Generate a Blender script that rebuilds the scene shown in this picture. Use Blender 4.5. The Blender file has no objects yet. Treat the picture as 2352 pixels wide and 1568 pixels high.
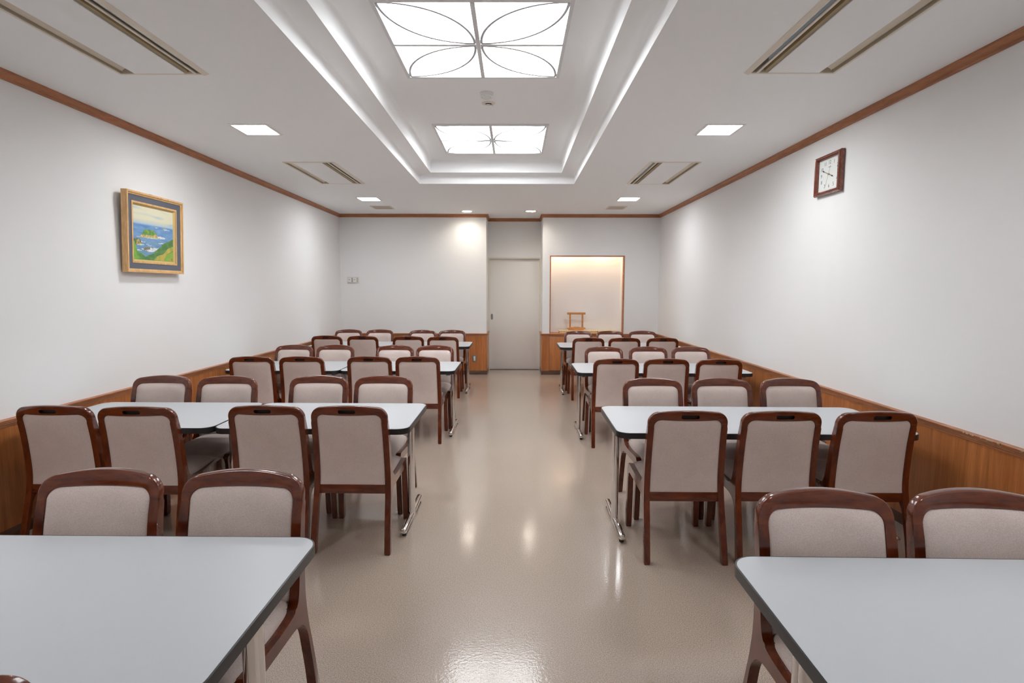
import bpy, bmesh, math, random
from mathutils import Vector, Matrix
random.seed(7)
S = bpy.context.scene
COL = S.collection
PI = math.pi

# ------------------------------------------------------------------ camera
CAM_H = 1.5251
PITCH, ROLL, YAW = 0.0943, 0.0022, 0.0043
cam_d = bpy.data.cameras.new('camera')
cam_d.sensor_width = 36.0
cam_d.lens = 1273.23 / 2352 * 36.0
cam_d.clip_start = 0.02
cam = bpy.data.objects.new('camera', cam_d)
COL.objects.link(cam)
S.camera = cam
cam.matrix_world = (Matrix.Translation((0, 0, CAM_H)) @ Matrix.Rotation(YAW, 4, 'Z')
                    @ Matrix.Rotation(PI / 2 - PITCH, 4, 'X') @ Matrix.Rotation(ROLL, 4, 'Z'))

# ------------------------------------------------------------------ world, exposure
w = bpy.data.worlds.new('world')
S.world = w
w.use_nodes = True
w.node_tree.nodes['Background'].inputs[0].default_value = (0.9, 0.95, 1.0, 1)
w.node_tree.nodes['Background'].inputs[1].default_value = 0.05
S.view_settings.view_transform = 'Standard'
S.view_settings.look = 'None'
S.view_settings.exposure = 1.32
S.view_settings.gamma = 1.0
S.view_settings.use_curve_mapping = False
PANEL_E, SQUARE_E, ROUND_E, NICHE_E = 4.5, 28.0, 62.0, 62.0

# ------------------------------------------------------------------ room measures
XL, XR, YB, YD, YR = -3.075, 2.545, 9.843, 10.428, -0.6
ZC, ZT1, ZT2 = 2.824, 2.93, 3.085
JL, JR = -0.498, 0.494                    # door recess
ZRAIL = 0.738
NX0, NX1, NZ1 = 0.623, 1.937, 2.112       # niche opening

# ------------------------------------------------------------------ helpers
def lin(r, g, b):
    f = lambda c: (c / 255 / 12.92) if c <= 10 else ((c / 255 + 0.055) / 1.055) ** 2.4
    return (f(r), f(g), f(b), 1)

MATS = {}
def mat(name, col, rough=0.5, metal=0.0, coat=0.0, emit=None, spec=0.5):
    m = bpy.data.materials.new(name); m.use_nodes = True
    b = m.node_tree.nodes['Principled BSDF']
    b.inputs['Base Color'].default_value = col
    b.inputs['Roughness'].default_value = rough
    b.inputs['Metallic'].default_value = metal
    b.inputs['Coat Weight'].default_value = coat
    b.inputs['Coat Roughness'].default_value = 0.08
    b.inputs['Specular IOR Level'].default_value = spec
    if emit:
        b.inputs['Emission Color'].default_value = emit[0]
        b.inputs['Emission Strength'].default_value = emit[1]
    MATS[name] = m
    return m

def nodes(m): return m.node_tree.nodes, m.node_tree.links, m.node_tree.nodes['Principled BSDF']

def tex_coord(m, scale=(1, 1, 1), kind='Object'):
    n, l, b = nodes(m)
    tc = n.new('ShaderNodeTexCoord'); mp = n.new('ShaderNodeMapping')
    mp.inputs['Scale'].default_value = scale
    l.new(tc.outputs[kind], mp.inputs['Vector'])
    return mp.outputs['Vector']

def noise(m, vec, scale, detail=3, rough=0.55, dist=0.0):
    n, l, b = nodes(m)
    t = n.new('ShaderNodeTexNoise')
    t.inputs['Scale'].default_value = scale; t.inputs['Detail'].default_value = detail
    t.inputs['Roughness'].default_value = rough; t.inputs['Distortion'].default_value = dist
    l.new(vec, t.inputs['Vector'])
    return t.outputs['Fac']

def ramp(m, fac, stops):
    n, l, b = nodes(m)
    r = n.new('ShaderNodeValToRGB')
    e = r.color_ramp.elements
    while len(e) < len(stops): e.new(0.5)
    for el, (p, c) in zip(e, stops):
        el.position = p; el.color = c
    l.new(fac, r.inputs['Fac'])
    return r.outputs['Color']

def mix(m, fac, a, b_, mode='MIX'):
    n, l, b = nodes(m)
    x = n.new('ShaderNodeMix'); x.data_type = 'RGBA'; x.blend_type = mode
    for s, i in ((fac, 0), (a, 6), (b_, 7)):
        if hasattr(s, 'is_output'): l.new(s, x.inputs[i])
        else: x.inputs[i].default_value = s
    return x.outputs[2]

def set_col(m, out):
    n, l, b = nodes(m); l.new(out, b.inputs['Base Color'])

def bump(m, fac, strength, dist=0.002):
    n, l, b = nodes(m)
    x = n.new('ShaderNodeBump'); x.inputs['Strength'].default_value = strength
    x.inputs['Distance'].default_value = dist
    l.new(fac, x.inputs['Height']); l.new(x.outputs['Normal'], b.inputs['Normal'])
    return x

def wood(name, dark, light, rough, coat, grain=(1, 1, 14), scale=6.0, stripes=60.0):
    m = mat(name, light, rough, 0, coat)
    v = tex_coord(m, grain)
    f1 = noise(m, v, scale, 4, 0.6, 0.6)
    f2 = noise(m, v, stripes, 3, 0.6, 0.2)
    c1 = ramp(m, f1, [(0.3, dark), (0.72, light)])
    c2 = ramp(m, f2, [(0.3, (0.72, 0.70, 0.68, 1)), (0.65, (1, 1, 1, 1))])
    set_col(m, mix(m, 0.8, c1, c2, 'MULTIPLY'))
    bump(m, f2, 0.05, 0.001)
    return m

# grain stretched along the axis whose scale is small
mat_wall = mat('wall_paper', (0.86, 0.852, 0.845, 1), 0.75, spec=0.3)
bump(mat_wall, noise(mat_wall, tex_coord(mat_wall), 220, 3), 0.12, 0.0015)
mat_ceil = mat('ceiling_paint', (0.955, 0.96, 0.962, 1), 0.85, spec=0.2)
bump(mat_ceil, noise(mat_ceil, tex_coord(mat_ceil), 150, 3), 0.08, 0.001)
mat_wains = wood('wainscot_wood', lin(164, 96, 47), lin(206, 131, 75), 0.38, 0.2, (9, 9, 0.35), 2.2, 24)
mat_trim = wood('trim_wood', lin(162, 103, 66), lin(194, 130, 90), 0.45, 0.05, (1.0, 1.0, 9.0), 2.5, 14)
mat_base = wood('baseboard_wood', lin(74, 50, 38), lin(108, 74, 54), 0.45, 0.1, (1.5, 1.5, 9.0), 3, 12)
mat_chair = wood('chair_wood', lin(78, 28, 10), lin(122, 54, 22), 0.18, 0.42, (3, 3, 1.0), 5, 30)
mat_slot = mat('slot_shade', lin(34, 16, 10), .5)  # shade of the unlit grip slot interior, put into the colour
mat_chair_rail = wood('chair_rail_wood', lin(80, 29, 10), lin(124, 55, 23), 0.18, 0.42, (1.0, 6, 6), 5, 20)
mat_pale = wood('pale_wood', lin(196, 130, 72), lin(222, 160, 98), 0.5, 0.1, (1, 6, 6), 5, 20)
mat_pale2 = wood('pale_board', lin(232, 212, 160), lin(244, 228, 184), 0.55, 0.05, (1, 6, 6), 5, 20)
mat_frame = wood('gilt_frame_wood', lin(218, 168, 108), lin(236, 192, 134), 0.42, 0.15, (5, 5, 1), 5, 20)
mat_clockw = wood('clock_wood', lin(112, 54, 38), lin(146, 78, 58), 0.25, 0.6, (4, 4, 4), 5, 20)

mat_fab = mat('fabric', lin(205, 190, 182), 0.9, spec=0.2)
v = tex_coord(mat_fab)
fa = noise(mat_fab, v, 420, 2); fb = noise(mat_fab, v, 9, 3)
c = ramp(mat_fab, fa, [(0.3, lin(204, 187, 179)), (0.7, lin(232, 215, 207))])
c = mix(mat_fab, 0.5, c, ramp(mat_fab, fb, [(0.3, (0.86, 0.85, 0.85, 1)), (0.7, (1, 1, 1, 1))]), 'MULTIPLY')
set_col(mat_fab, c); bump(mat_fab, fa, 0.25, 0.001)
mat_fab.node_tree.nodes['Principled BSDF'].inputs['Sheen Weight'].default_value = 0.15

mat_top = mat('table_laminate', lin(198, 201, 205), 0.36, spec=0.4)
bump(mat_top, noise(mat_top, tex_coord(mat_top), 260, 2), 0.06, 0.0006)
mat_edge = mat('table_edge', lin(34, 35, 37), 0.35)
mat_chrome = mat('chrome', (0.80, 0.79, 0.78, 1), 0.07, 1.0)
mat_steel = mat('grey_steel', lin(120, 120, 122), 0.45, 0.6)
mat_rubber = mat('rubber', lin(40, 40, 42), 0.7)

mat_floor = mat('floor_vinyl', lin(182, 164, 148), 0.26, spec=0.4)
v = tex_coord(mat_floor)
fl1 = noise(mat_floor, v, 240, 2, 0.6); fl2 = noise(mat_floor, v, 420, 2, 0.7); fl3 = noise(mat_floor, v, 0.9, 4)
c = ramp(mat_floor, fl1, [(0.36, lin(150, 131, 116)), (0.5, lin(180, 163, 149)), (0.66, lin(200, 186, 174))])
c = mix(mat_floor, 1.0, c, ramp(mat_floor, fl2, [(0.30, (0.52, 0.47, 0.43, 1)), (0.42, (1, 1, 1, 1))]), 'MULTIPLY')
c = mix(mat_floor, 0.6, c, ramp(mat_floor, fl3, [(0.3, (0.90, 0.89, 0.88, 1)), (0.7, (1, 1, 1, 1))]), 'MULTIPLY')
set_col(mat_floor, c)
fbump = bump(mat_floor, noise(mat_floor, v, 85, 2, 0.5), 0.42, 0.001)
n_, l_, b_ = nodes(mat_floor)
l_.new(fbump.outputs['Normal'], b_.inputs['Coat Normal'])
b_.inputs['Coat Weight'].default_value = 0.6; b_.inputs['Coat Roughness'].default_value = 0.06

mat_door = mat('door_paint', lin(238, 235, 231), 0.4, spec=0.4)
mat_cream = mat('cream_paint', lin(224, 216, 202), 0.45)
mat_beige = mat('beige_plastic', lin(232, 222, 206), 0.45)
mat_vane = mat('vane_plastic', lin(206, 194, 172), 0.5)
mat_dark = mat('dark_slot', lin(22, 20, 20), 0.8)
mat_white = mat('white_plastic', lin(232, 231, 228), 0.4)
mat_grey = mat('grey_bar', lin(226, 226, 227), 0.5)
mat_petal = mat('petal_grey', lin(205, 205, 210), 0.6, spec=0.1)
mat_matt = mat('slate_mat', lin(104, 107, 116), 0.9, spec=0.1)
bump(mat_matt, noise(mat_matt, tex_coord(mat_matt), 900, 2), 0.3, 0.001)
mat_face = mat('clock_face', lin(232, 234, 230), 0.4)
mat_ink = mat('ink', lin(60, 62, 70), 0.5)
mat_brass = mat('brass', lin(190, 150, 80), 0.3, 1.0)
mat_outlet = mat('outlet_plate', lin(120, 128, 136), 0.35, 0.5)
mat_glass = mat('clear_glass', (1, 1, 1, 1), 0.02)
mat_glass.node_tree.nodes['Principled BSDF'].inputs['Transmission Weight'].default_value = 1.0
mat_glass.node_tree.nodes['Principled BSDF'].inputs['IOR'].default_value = 1.1
mat_panel = mat('lamp_panel', (1, 1, 1, 1), 0.5, emit=((0.955, 0.98, 1.0, 1), PANEL_E))
mat_square = mat('lamp_square', (1, 1, 1, 1), 0.5, emit=((0.94, 0.97, 1.0, 1), SQUARE_E))
mat_round = mat('lamp_round', (1, 1, 1, 1), 0.5, emit=((1.0, 0.92, 0.80, 1), ROUND_E))
mat_warm = mat('lamp_warm', (1, 1, 1, 1), 0.5, emit=((1.0, 0.72, 0.47, 1), NICHE_E))

def link(name, me, parent=None, kind=None):
    o = bpy.data.objects.new(name, me); COL.objects.link(o)
    if parent: o.parent = parent
    if kind: o['kind'] = kind
    return o

def to_obj(name, bm, m, parent=None, kind=None, smooth=35):
    me = bpy.data.meshes.new(name)
    bmesh.ops.recalc_face_normals(bm, faces=bm.faces)
    bm.to_mesh(me); bm.free()
    for mm in (m if isinstance(m, (list, tuple)) else [m]): me.materials.append(mm)
    if smooth:
        for p in me.polygons: p.use_smooth = True
        me.set_sharp_from_angle(angle=math.radians(smooth))
    return link(name, me, parent, kind)

def tag(o, label, cat, group=None):
    o['label'] = label; o['category'] = cat
    if group: o['group'] = group
    return o

def thing(name, label, cat, loc=(0, 0, 0), rz=0, group=None):
    o = link(name, None); o.location = loc; o.rotation_euler = (0, 0, rz)
    o.empty_display_size = 0.05
    return tag(o, label, cat, group)

def new(): return bmesh.new()

def box(bm, x0, x1, y0, y1, z0, z1, bev=0.0, seg=2):
    r = bmesh.ops.create_cube(bm, size=1)
    vs = r['verts']
    for v in vs:
        v.co = Vector((x0 + (v.co.x + .5) * (x1 - x0), y0 + (v.co.y + .5) * (y1 - y0), z0 + (v.co.z + .5) * (z1 - z0)))
    if bev:
        es = list({e for v in vs for e in v.link_edges})
        bmesh.ops.bevel(bm, geom=es, offset=bev, segments=seg, affect='EDGES', profile=0.5, clamp_overlap=True)
    return bm

def bx(name, dims, m, parent=None, bev=0.0, kind=None, seg=2):
    return to_obj(name, box(new(), *dims, bev=bev, seg=seg), m, parent, kind)

def prism(bm, pts, fn, t0, t1):
    """extrude a 2-D polygon; fn(a,b,t)->xyz"""
    a = [bm.verts.new(fn(p[0], p[1], t0)) for p in pts]
    b = [bm.verts.new(fn(p[0], p[1], t1)) for p in pts]
    n = len(pts)
    bm.faces.new(a); bm.faces.new(b[::-1])
    for i in range(n): bm.faces.new((a[i], b[i], b[(i + 1) % n], a[(i + 1) % n]))
    return a + b

def tube(bm, p0, p1, r, seg=16, cap=True):
    p0, p1 = Vector(p0), Vector(p1)
    q = (p1 - p0).to_track_quat('Z', 'Y').to_matrix()
    rings = []
    for p in (p0, p1):
        rings.append([bm.verts.new(p + q @ Vector((r * math.cos(2 * PI * i / seg), r * math.sin(2 * PI * i / seg), 0))) for i in range(seg)])
    for i in range(seg):
        bm.faces.new((rings[0][i], rings[0][(i + 1) % seg], rings[1][(i + 1) % seg], rings[1][i]))
    if cap:
        bm.faces.new(rings[0][::-1]); bm.faces.new(rings[1])
    return bm

def lathe(bm, prof, seg=32, closed=True):
    """prof: list of (r,z) revolved about z"""
    rings = []
    for r, z in prof:
        rings.append([bm.verts.new((r * math.cos(2 * PI * i / seg), r * math.sin(2 * PI * i / seg), z)) for i in range(seg)] if r > 1e-6 else [bm.verts.new((0, 0, z))])
    for a, b in zip(rings, rings[1:]):
        for i in range(seg):
            j = (i + 1) % seg
            if len(a) == 1 and len(b) == 1: continue
            if len(a) == 1: bm.faces.new((a[0], b[i], b[j]))
            elif len(b) == 1: bm.faces.new((a[i], a[j], b[0]))
            else: bm.faces.new((a[i], a[j], b[j], b[i]))
    return bm

def rrect(x0, x1, y0, y1, r, n=8):
    out = []
    for cx, cy, a0 in ((x1 - r, y1 - r, 0), (x0 + r, y1 - r, 90), (x0 + r, y0 + r, 180), (x1 - r, y0 + r, 270)):
        for i in range(n + 1):
            a = math.radians(a0 + 90 * i / n)
            out.append((cx + r * math.cos(a), cy + r * math.sin(a)))
    return out

def sweep(bm, path, prof):
    """sweep an (inward offset, z) profile along an open XY path with mitred corners; inward = right-hand side of travel"""
    n = len(path); P = [Vector(p) for p in path]
    dirs = [(P[i + 1] - P[i]).normalized() for i in range(n - 1)]
    nor = [Vector((d.y, -d.x)) for d in dirs]
    rings = []
    for i in range(n):
        if i == 0: m_ = nor[0]
        elif i == n - 1: m_ = nor[-1]
        else:
            s = nor[i - 1] + nor[i]; m_ = s / (1 + nor[i - 1].dot(nor[i]))
        rings.append([bm.verts.new((P[i].x + m_.x * o, P[i].y + m_.y * o, z)) for o, z in prof])
    k = len(prof)
    for a, b in zip(rings, rings[1:]):
        for i in range(k):
            bm.faces.new((a[i], a[(i + 1) % k], b[(i + 1) % k], b[i]))
    bm.faces.new(rings[0][::-1]); bm.faces.new(rings[-1])
    return bm

def holed(bm, xs, ys, skip, z, flip=False):
    """a flat sheet cut into cells, leaving out those for which skip(xc,yc)"""
    cache = {}
    def vert(x, y):
        k = (round(x, 5), round(y, 5))
        if k not in cache: cache[k] = bm.verts.new((x, y, z))
        return cache[k]
    for x0, x1 in zip(xs, xs[1:]):
        for y0, y1 in zip(ys, ys[1:]):
            if skip((x0 + x1) / 2, (y0 + y1) / 2): continue
            bm.faces.new((vert(x0, y0), vert(x0, y1), vert(x1, y1), vert(x1, y0)))
    return bm

def copy_tree(o, parent=None):
    c = o.copy(); COL.objects.link(c)
    if parent is not None:
        c.parent = parent
    for ch in list(o.children): copy_tree(ch, c)
    return c

# ------------------------------------------------------------------ the setting
bx('floor', (XL - .15, XR + .15, YR - .15, YD + .2, -0.1, 0.0), mat_floor, kind='structure')

PATH_L = [(XL, YR), (XL, YB), (JL, YB), (JL, YD)]
PATH_R = [(JR, YD), (JR, YB), (XR, YB), (XR, YR)]

wl = bx('wall_left', (XL - .12, XL, YR - .1, YB + .05, 0, ZC + .02), mat_wall, kind='structure')
wr = bx('wall_right', (XR, XR + .12, YR - .1, YB + .05, 0, ZC + .02), mat_wall, kind='structure')
bx('wall_rear', (XL - .1, XR + .1, YR - .12, YR, 0, ZC + .02), mat_wall, kind='structure')
bm = new()
box(bm, XL - .1, JL, YB, YD + .12, 0, ZC + .02)
box(bm, JR, NX0, YB, YD + .12, 0, ZC + .02)
box(bm, NX0, NX1, YB, YB + .10, NZ1, ZC + .02)
box(bm, NX1, XR + .1, YB, YD + .12, 0, ZC + .02)
box(bm, NX0, NX1, YB + .36, YD + .12, ZRAIL - .01, ZC + .02)
box(bm, NX0, NX1, YB + .03, YD + .12, 0, ZRAIL - .04)
wb = to_obj('wall_back', bm, mat_wall, kind='structure')
bm = new()
box(bm, JL, JR, YD, YD + .12, 2.11, ZC + .02)
to_obj('wall_over_door', bm, mat_wall, kind='structure')['label'] = 'strip of white wall above the sliding door'

# wainscot, chair rail, baseboard, crown
WZ0, WZ1 = .07, ZRAIL - .045
wains_prof = [(0, WZ0), (.009, WZ0), (.009, WZ1), (0, WZ1)]
o = to_obj('wainscot_panel', sweep(new(), [(XL, YR), (XL, YB)], wains_prof), mat_wains, wl)
o = to_obj('wainscot_panel', sweep(new(), [(XL + .009, YB), (JL - .012, YB)], wains_prof), mat_wains, wb)
o = to_obj('wainscot_panel', sweep(new(), [(JL, YB), (JL, YD - .005)], wains_prof), mat_wains, wb)
o = to_obj('wainscot_panel', sweep(new(), [(JR, YD - .005), (JR, YB)], wains_prof), mat_wains, wb)
o = to_obj('wainscot_panel', sweep(new(), [(JR + .012, YB), (NX0 - .003, YB)], wains_prof), mat_wains, wb)
o = to_obj('wainscot_panel', sweep(new(), [(NX1 + .003, YB), (XR - .009, YB)], wains_prof), mat_wains, wb)
o = to_obj('wainscot_panel', sweep(new(), [(XR, YB), (XR, YR)], wains_prof), mat_wains, wr)
mat_bead = wood('bead_wood', lin(172, 100, 48), lin(204, 128, 70), 0.4, 0.2, (9, 9, 0.5), 2.2, 24)
for x0, x1 in ((JL - .014, JL + .011), (JR - .011, JR + .014)):
    bx('corner_bead', (x0, x1, YB - .012, YB + .004, WZ0, WZ1), mat_bead, wb, bev=.003)

rail_prof = [(0, ZRAIL - .047), (.013, ZRAIL - .047), (.013, ZRAIL - .036), (.017, ZRAIL - .034), (.017, ZRAIL - .024),
             (.022, ZRAIL - .022), (.022, ZRAIL - .012), (.029, ZRAIL - .010), (.029, ZRAIL - .004), (.025, ZRAIL), (0, ZRAIL)]
to_obj('trim_1', sweep(new(), PATH_L, rail_prof), mat_trim, kind='structure')
to_obj('trim_2', sweep(new(), PATH_R, rail_prof), mat_trim, kind='structure')
base_prof = [(0, 0), (.011, 0), (.011, .066), (.007, .072), (0, .072)]
to_obj('baseboard_left', sweep(new(), PATH_L, base_prof), mat_base, kind='structure')
to_obj('baseboard_right', sweep(new(), PATH_R, base_prof), mat_base, kind='structure')
crown_prof = [(0, ZC - .055), (.013, ZC - .055), (.013, ZC - .044), (.017, ZC - .042), (.017, ZC - .032), (.030, ZC - .018), (.034, ZC - .014), (.034, ZC), (0, ZC)]
to_obj('trim_3', sweep(new(), [(XL, YR), (XL, YB), (JL, YB), (JL, YD), (JR, YD), (JR, YB), (XR, YB), (XR, YR)], crown_prof), mat_trim, kind='structure')
to_obj('trim_4', sweep(new(), [(XR, YR), (XL, YR)], crown_prof), mat_trim, kind='structure')
to_obj('trim_5', sweep(new(), [(XR, YR), (XL, YR)], rail_prof), mat_trim, kind='structure')
# worn chips along the right rail, near end
bm = new()
for k in range(26):
    y = random.uniform(2.35, 3.15); s = random.uniform(.004, .016)
    box(bm, XR - .0302, XR - .0268, y, y + s, ZRAIL - .0105 + random.uniform(-.001, .002), ZRAIL - .0035)
chips = to_obj('worn_chips', bm, mat('bare_wood', lin(196, 172, 140), .8), bpy.data.objects['trim_2'], kind='stuff', smooth=0)

# ceiling with its tray and openings
TX0, TX1, TY0, TY1 = -1.183, .735, 2.55, 7.035       # outer tray edge
UX0, UX1, UY0, UY1 = -1.022, .568, 2.70, 6.885       # inner step edge
AC = [(-2.395, -1.858, 5.848, 7.022, 1), (-2.405, -1.862, 2.330, 3.505, 1), (1.380, 1.912, 5.825, 7.02, -1), (1.378, 1.921, 2.320, 3.485, -1)]
SQ = [(-2.125, 4.684), (-2.118, 8.205), (1.668, 4.676), (1.645, 8.182), (-2.125, 1.17), (1.668, 1.17)]
RD = [(-.804, 9.485), (.268, 9.455)]
VENT = [(-2.285, -1.958, 8.88, 9.225), (1.478, 1.772, 8.874, 9.22)]
SH, RH = .137, .0835
holes = [(TX0, TX1, TY0, TY1)]
holes += [(a + .012, b - .012, c_ + .012, d - .012) for a, b, c_, d, s in AC]
holes += [(x - SH, x + SH, y - SH, y + SH) for x, y in SQ]
holes += [(x - RH, x + RH, y - RH, y + RH) for x, y in RD]
holes += [(a + .012, b - .012, c_ + .012, d - .012) for a, b, c_, d in VENT]
xs = sorted({XL - .12, XR + .12} | {h[0] for h in holes} | {h[1] for h in holes})
ys = sorted({YR - .12, YD + .12} | {h[2] for h in holes} | {h[3] for h in holes})
inh = lambda x, y: any(h[0] < x < h[1] and h[2] < y < h[3] for h in holes)
bm = holed(new(), xs, ys, inh, ZC)
ceil = to_obj('ceiling', bm, mat_ceil, kind='structure', smooth=0)
# tray: sides and soffits with small coves
def ring_loop(bm, rects):
    rings = [[bm.verts.new((x, y, z)) for x, y in ((x0, y0), (x1, y0), (x1, y1), (x0, y1))] for x0, x1, y0, y1, z in rects]
    for a, b in zip(rings, rings[1:]):
        for i in range(4): bm.faces.new((a[i], a[(i + 1) % 4], b[(i + 1) % 4], b[i]))
    return rings[-1]
def grow(x0, x1, y0, y1, d, z): return (x0 - d, x1 + d, y0 - d, y1 + d, z)
rects = [(TX0, TX1, TY0, TY1, ZC)]
r1 = .035
rects += [grow(TX0, TX1, TY0, TY1, -r1 * (1 - math.cos(a)), ZT1 - r1 + r1 * math.sin(a)) for a in [PI / 2 * i / 8 for i in range(9)]]
rects += [(UX0, UX1, UY0, UY1, ZT1)]
r2 = .06
rects += [grow(UX0, UX1, UY0, UY1, -r2 * (1 - math.cos(a)), ZT2 - r2 + r2 * math.sin(a)) for a in [PI / 2 * i / 8 for i in range(9)]]
bm = new()
last = ring_loop(bm, rects)
bm.faces.new(last)
to_obj('ceiling_tray', bm, mat_ceil, ceil, smooth=30)

# niche lining, ledge
bm = new()
FD = .10
box(bm, NX0, NX0 + .018, YB - .006, YB + FD, ZRAIL - .01, NZ1)
box(bm, NX1 - .018, NX1, YB - .006, YB + FD, ZRAIL - .01, NZ1)
box(bm, NX0 + .018, NX1 - .018, YB - .006, YB + FD, NZ1 - .018, NZ1)
to_obj('trim_6', bm, mat_trim, kind='structure')
bx('niche_ledge', (NX0 + .018, NX1 - .018, YB + .0, YB + .36, ZRAIL - .02, ZRAIL + .001), mat_wains, wb)
bx('niche_ceiling', (NX0, NX1, YB + .10, YB + .36, NZ1 + .30, NZ1 + .33), mat_wall, wb)

# door
d1 = link('door_1', None); d1['kind'] = 'structure'; d1.location = (0, YD, 0)
d1['label'] = 'white sliding door in the recess at the far end'
DX0, DX1, DZ = -.471, .469, 2.087
bm = new()
box(bm, JL, DX0, -.012, .09, 0, DZ + .025)
box(bm, DX1, JR, -.012, .09, 0, DZ + .025)
box(bm, DX0, DX1, -.012, .09, DZ, DZ + .025)
to_obj('door_frame', bm, mat_cream, d1)
leaf = bx('door_leaf', (DX0, DX1, .045, .080, .006, DZ + .0), mat_door, d1, bev=.002)
bm = new()
pts = rrect(-.019, .019, -.055, .055, .018, 6)
prism(bm, pts, lambda a, b, t: (DX0 + .045 + a, t, 1.005 + b), .0405, .046)
h = to_obj('door_pull', bm, mat('satin_metal', lin(150, 150, 150), .35, .9), leaf)
bm = new()
prism(bm, rrect(-.012, .012, -.046, .046, .011, 6), lambda a, b, t: (DX0 + .045 + a, t, 1.005 + b), .0395, .042)
to_obj('pull_recess', bm, mat('pull_dark', lin(140, 140, 142), .5, .6), leaf)
bx('door_sill', (DX0, DX1, -.012, .09, 0.0, .004), mat_base, d1)

# ------------------------------------------------------------------ lamps in the ceiling tray
def flower_panel(cx, cy, s, label):
    t = thing('ceiling_light_panel', label, 'ceiling light', (cx, cy, ZT2), 0, 'large lit flower panels in the ceiling tray')
    h = s / 2; q = .014
    bm = new(); fw, fz = .022, .030
    for x0, x1, y0, y1 in ((-h - fw, -h, -h - fw, h + fw), (h, h + fw, -h - fw, h + fw), (-h, h, -h - fw, -h), (-h, h, h, h + fw)):
        box(bm, x0, x1, y0, y1, -.016, 0)
    to_obj('frame', bm, mat_grey, t)
    for a, b in ((-h, -q), (q, h)):
        for c_, d in ((-h, -q), (q, h)):
            p = bx('light_pane', (a, b, c_, d, -.006, -.001), mat_panel, t)
    bx('cross_bar', (-q, q, -h, h, -.020, -.0005), mat_grey, t, bev=.003)
    bx('cross_bar', (-h, -q, -q, q, -.017, -.0005), mat_grey, t, bev=.003)
    bx('cross_bar', (q, h, -q, q, -.017, -.0005), mat_grey, t, bev=.003)
    L = h - q - .014
    for sx in (-1, 1):
        for sy in (-1, 1):
            for kind in (0, 1):
                bm = new(); N = 28; wd = .0080
                secs = []
                for i in range(N + 1):
                    a = PI / 2 * i / N
                    row = []
                    for rr, z in ((L - wd, -.0062), (L + wd, -.0062), (L + wd, -.013), (L - wd, -.013)):
                        if kind == 0: x, y = L - rr * math.cos(a), rr * math.sin(a)      # bulges to the outer side
                        else: x, y = rr * math.sin(a), L - rr * math.cos(a)
                        row.append(bm.verts.new((sx * (q + .007 + x), sy * (q + .007 + y), z)))
                    secs.append(row)
                for A, B in zip(secs, secs[1:]):
                    for i in range(4): bm.faces.new((A[i], A[(i + 1) % 4], B[(i + 1) % 4], B[i]))
                bm.faces.new(secs[0]); bm.faces.new(secs[-1][::-1])
                to_obj('petal_strip', bm, mat_petal, t, smooth=0)
    return t
PS = 1.069
flower_panel(-.234, 4.229 - PS / 2, PS, 'large square flower-patterned light panel nearest the camera, in the ceiling tray')
flower_panel(-.234, 5.453 + PS / 2, PS, 'large square flower-patterned light panel farther from the camera, in the ceiling tray')


names = ['square ceiling light on the left, between the two left air conditioners',
         'square ceiling light near the far left corner, in front of the small vent',
         'square ceiling light on the right, above and left of the clock',
         'square ceiling light near the far right corner, in front of the small vent',
         'square ceiling light on the left, overhead and out of view',
         'square ceiling light on the right, overhead and out of view']
for (x, y), nm in zip(SQ, names):
    t = thing('square_ceiling_light', nm, 'ceiling light', (x, y, ZC), 0, 'small square ceiling lights')
    bm = new(); a, b = .136, .156
    for q in ((-b, -a, -b, b), (a, b, -b, b), (-a, a, -b, -a), (-a, a, a, b)): box(bm, *q, -.006, .0)
    for q in ((-SH, -SH + .002, -SH, SH), (SH - .002, SH, -SH, SH), (-SH, SH, -SH, -SH + .002), (-SH, SH, SH - .002, SH)): box(bm, *q, 0, .02)
    to_obj('frame', bm, mat_white, t)
    bx('diffuser', (-SH, SH, -SH, SH, .004, .012), mat_square, t)
for (x, y), nm in zip(RD, ('round recessed downlight in front of the door, left one', 'round recessed downlight in front of the door, right one')):
    t = thing('round_downlight', nm, 'downlight', (x, y, ZC), 0, 'round downlights by the door')
    bm = new(); lathe(bm, [(.082, .0), (.084, -.003), (.118, -.002), (.120, 0), (.120, .001), (.082, .001), (.082, .0)], 40)
    to_obj('trim_ring', bm, mat_white, t)
    bm = new(); lathe(bm, [(.081, -.001), (.081, .07), (.083, .07), (.083, -.001), (.081, -.001)], 40)
    to_obj('housing', bm, mat_white, t)
    bm = new(); lathe(bm, [(0, .058), (.081, .058), (.081, .066), (0, .066)], 40)
    to_obj('lamp_lens', bm, mat_round, t)
for x, nm in ((NX0 + .30, 'warm downlight hidden in the niche top, left one'), (NX1 - .36, 'warm downlight hidden in the niche top, right one')):
    t = thing('niche_downlight', nm, 'downlight', (x, YB + .23, NZ1 + .30), 0, 'warm lamps in the niche')
    bm = new(); lathe(bm, [(.05, 0), (.052, -.004), (.068, -.003), (.07, 0), (.05, 0)], 28); to_obj('trim_ring', bm, mat_white, t)
    bm = new(); lathe(bm, [(0, -.002), (.05, -.002), (.05, 0), (0, 0)], 28); to_obj('lamp_lens', bm, mat_warm, t)

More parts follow.
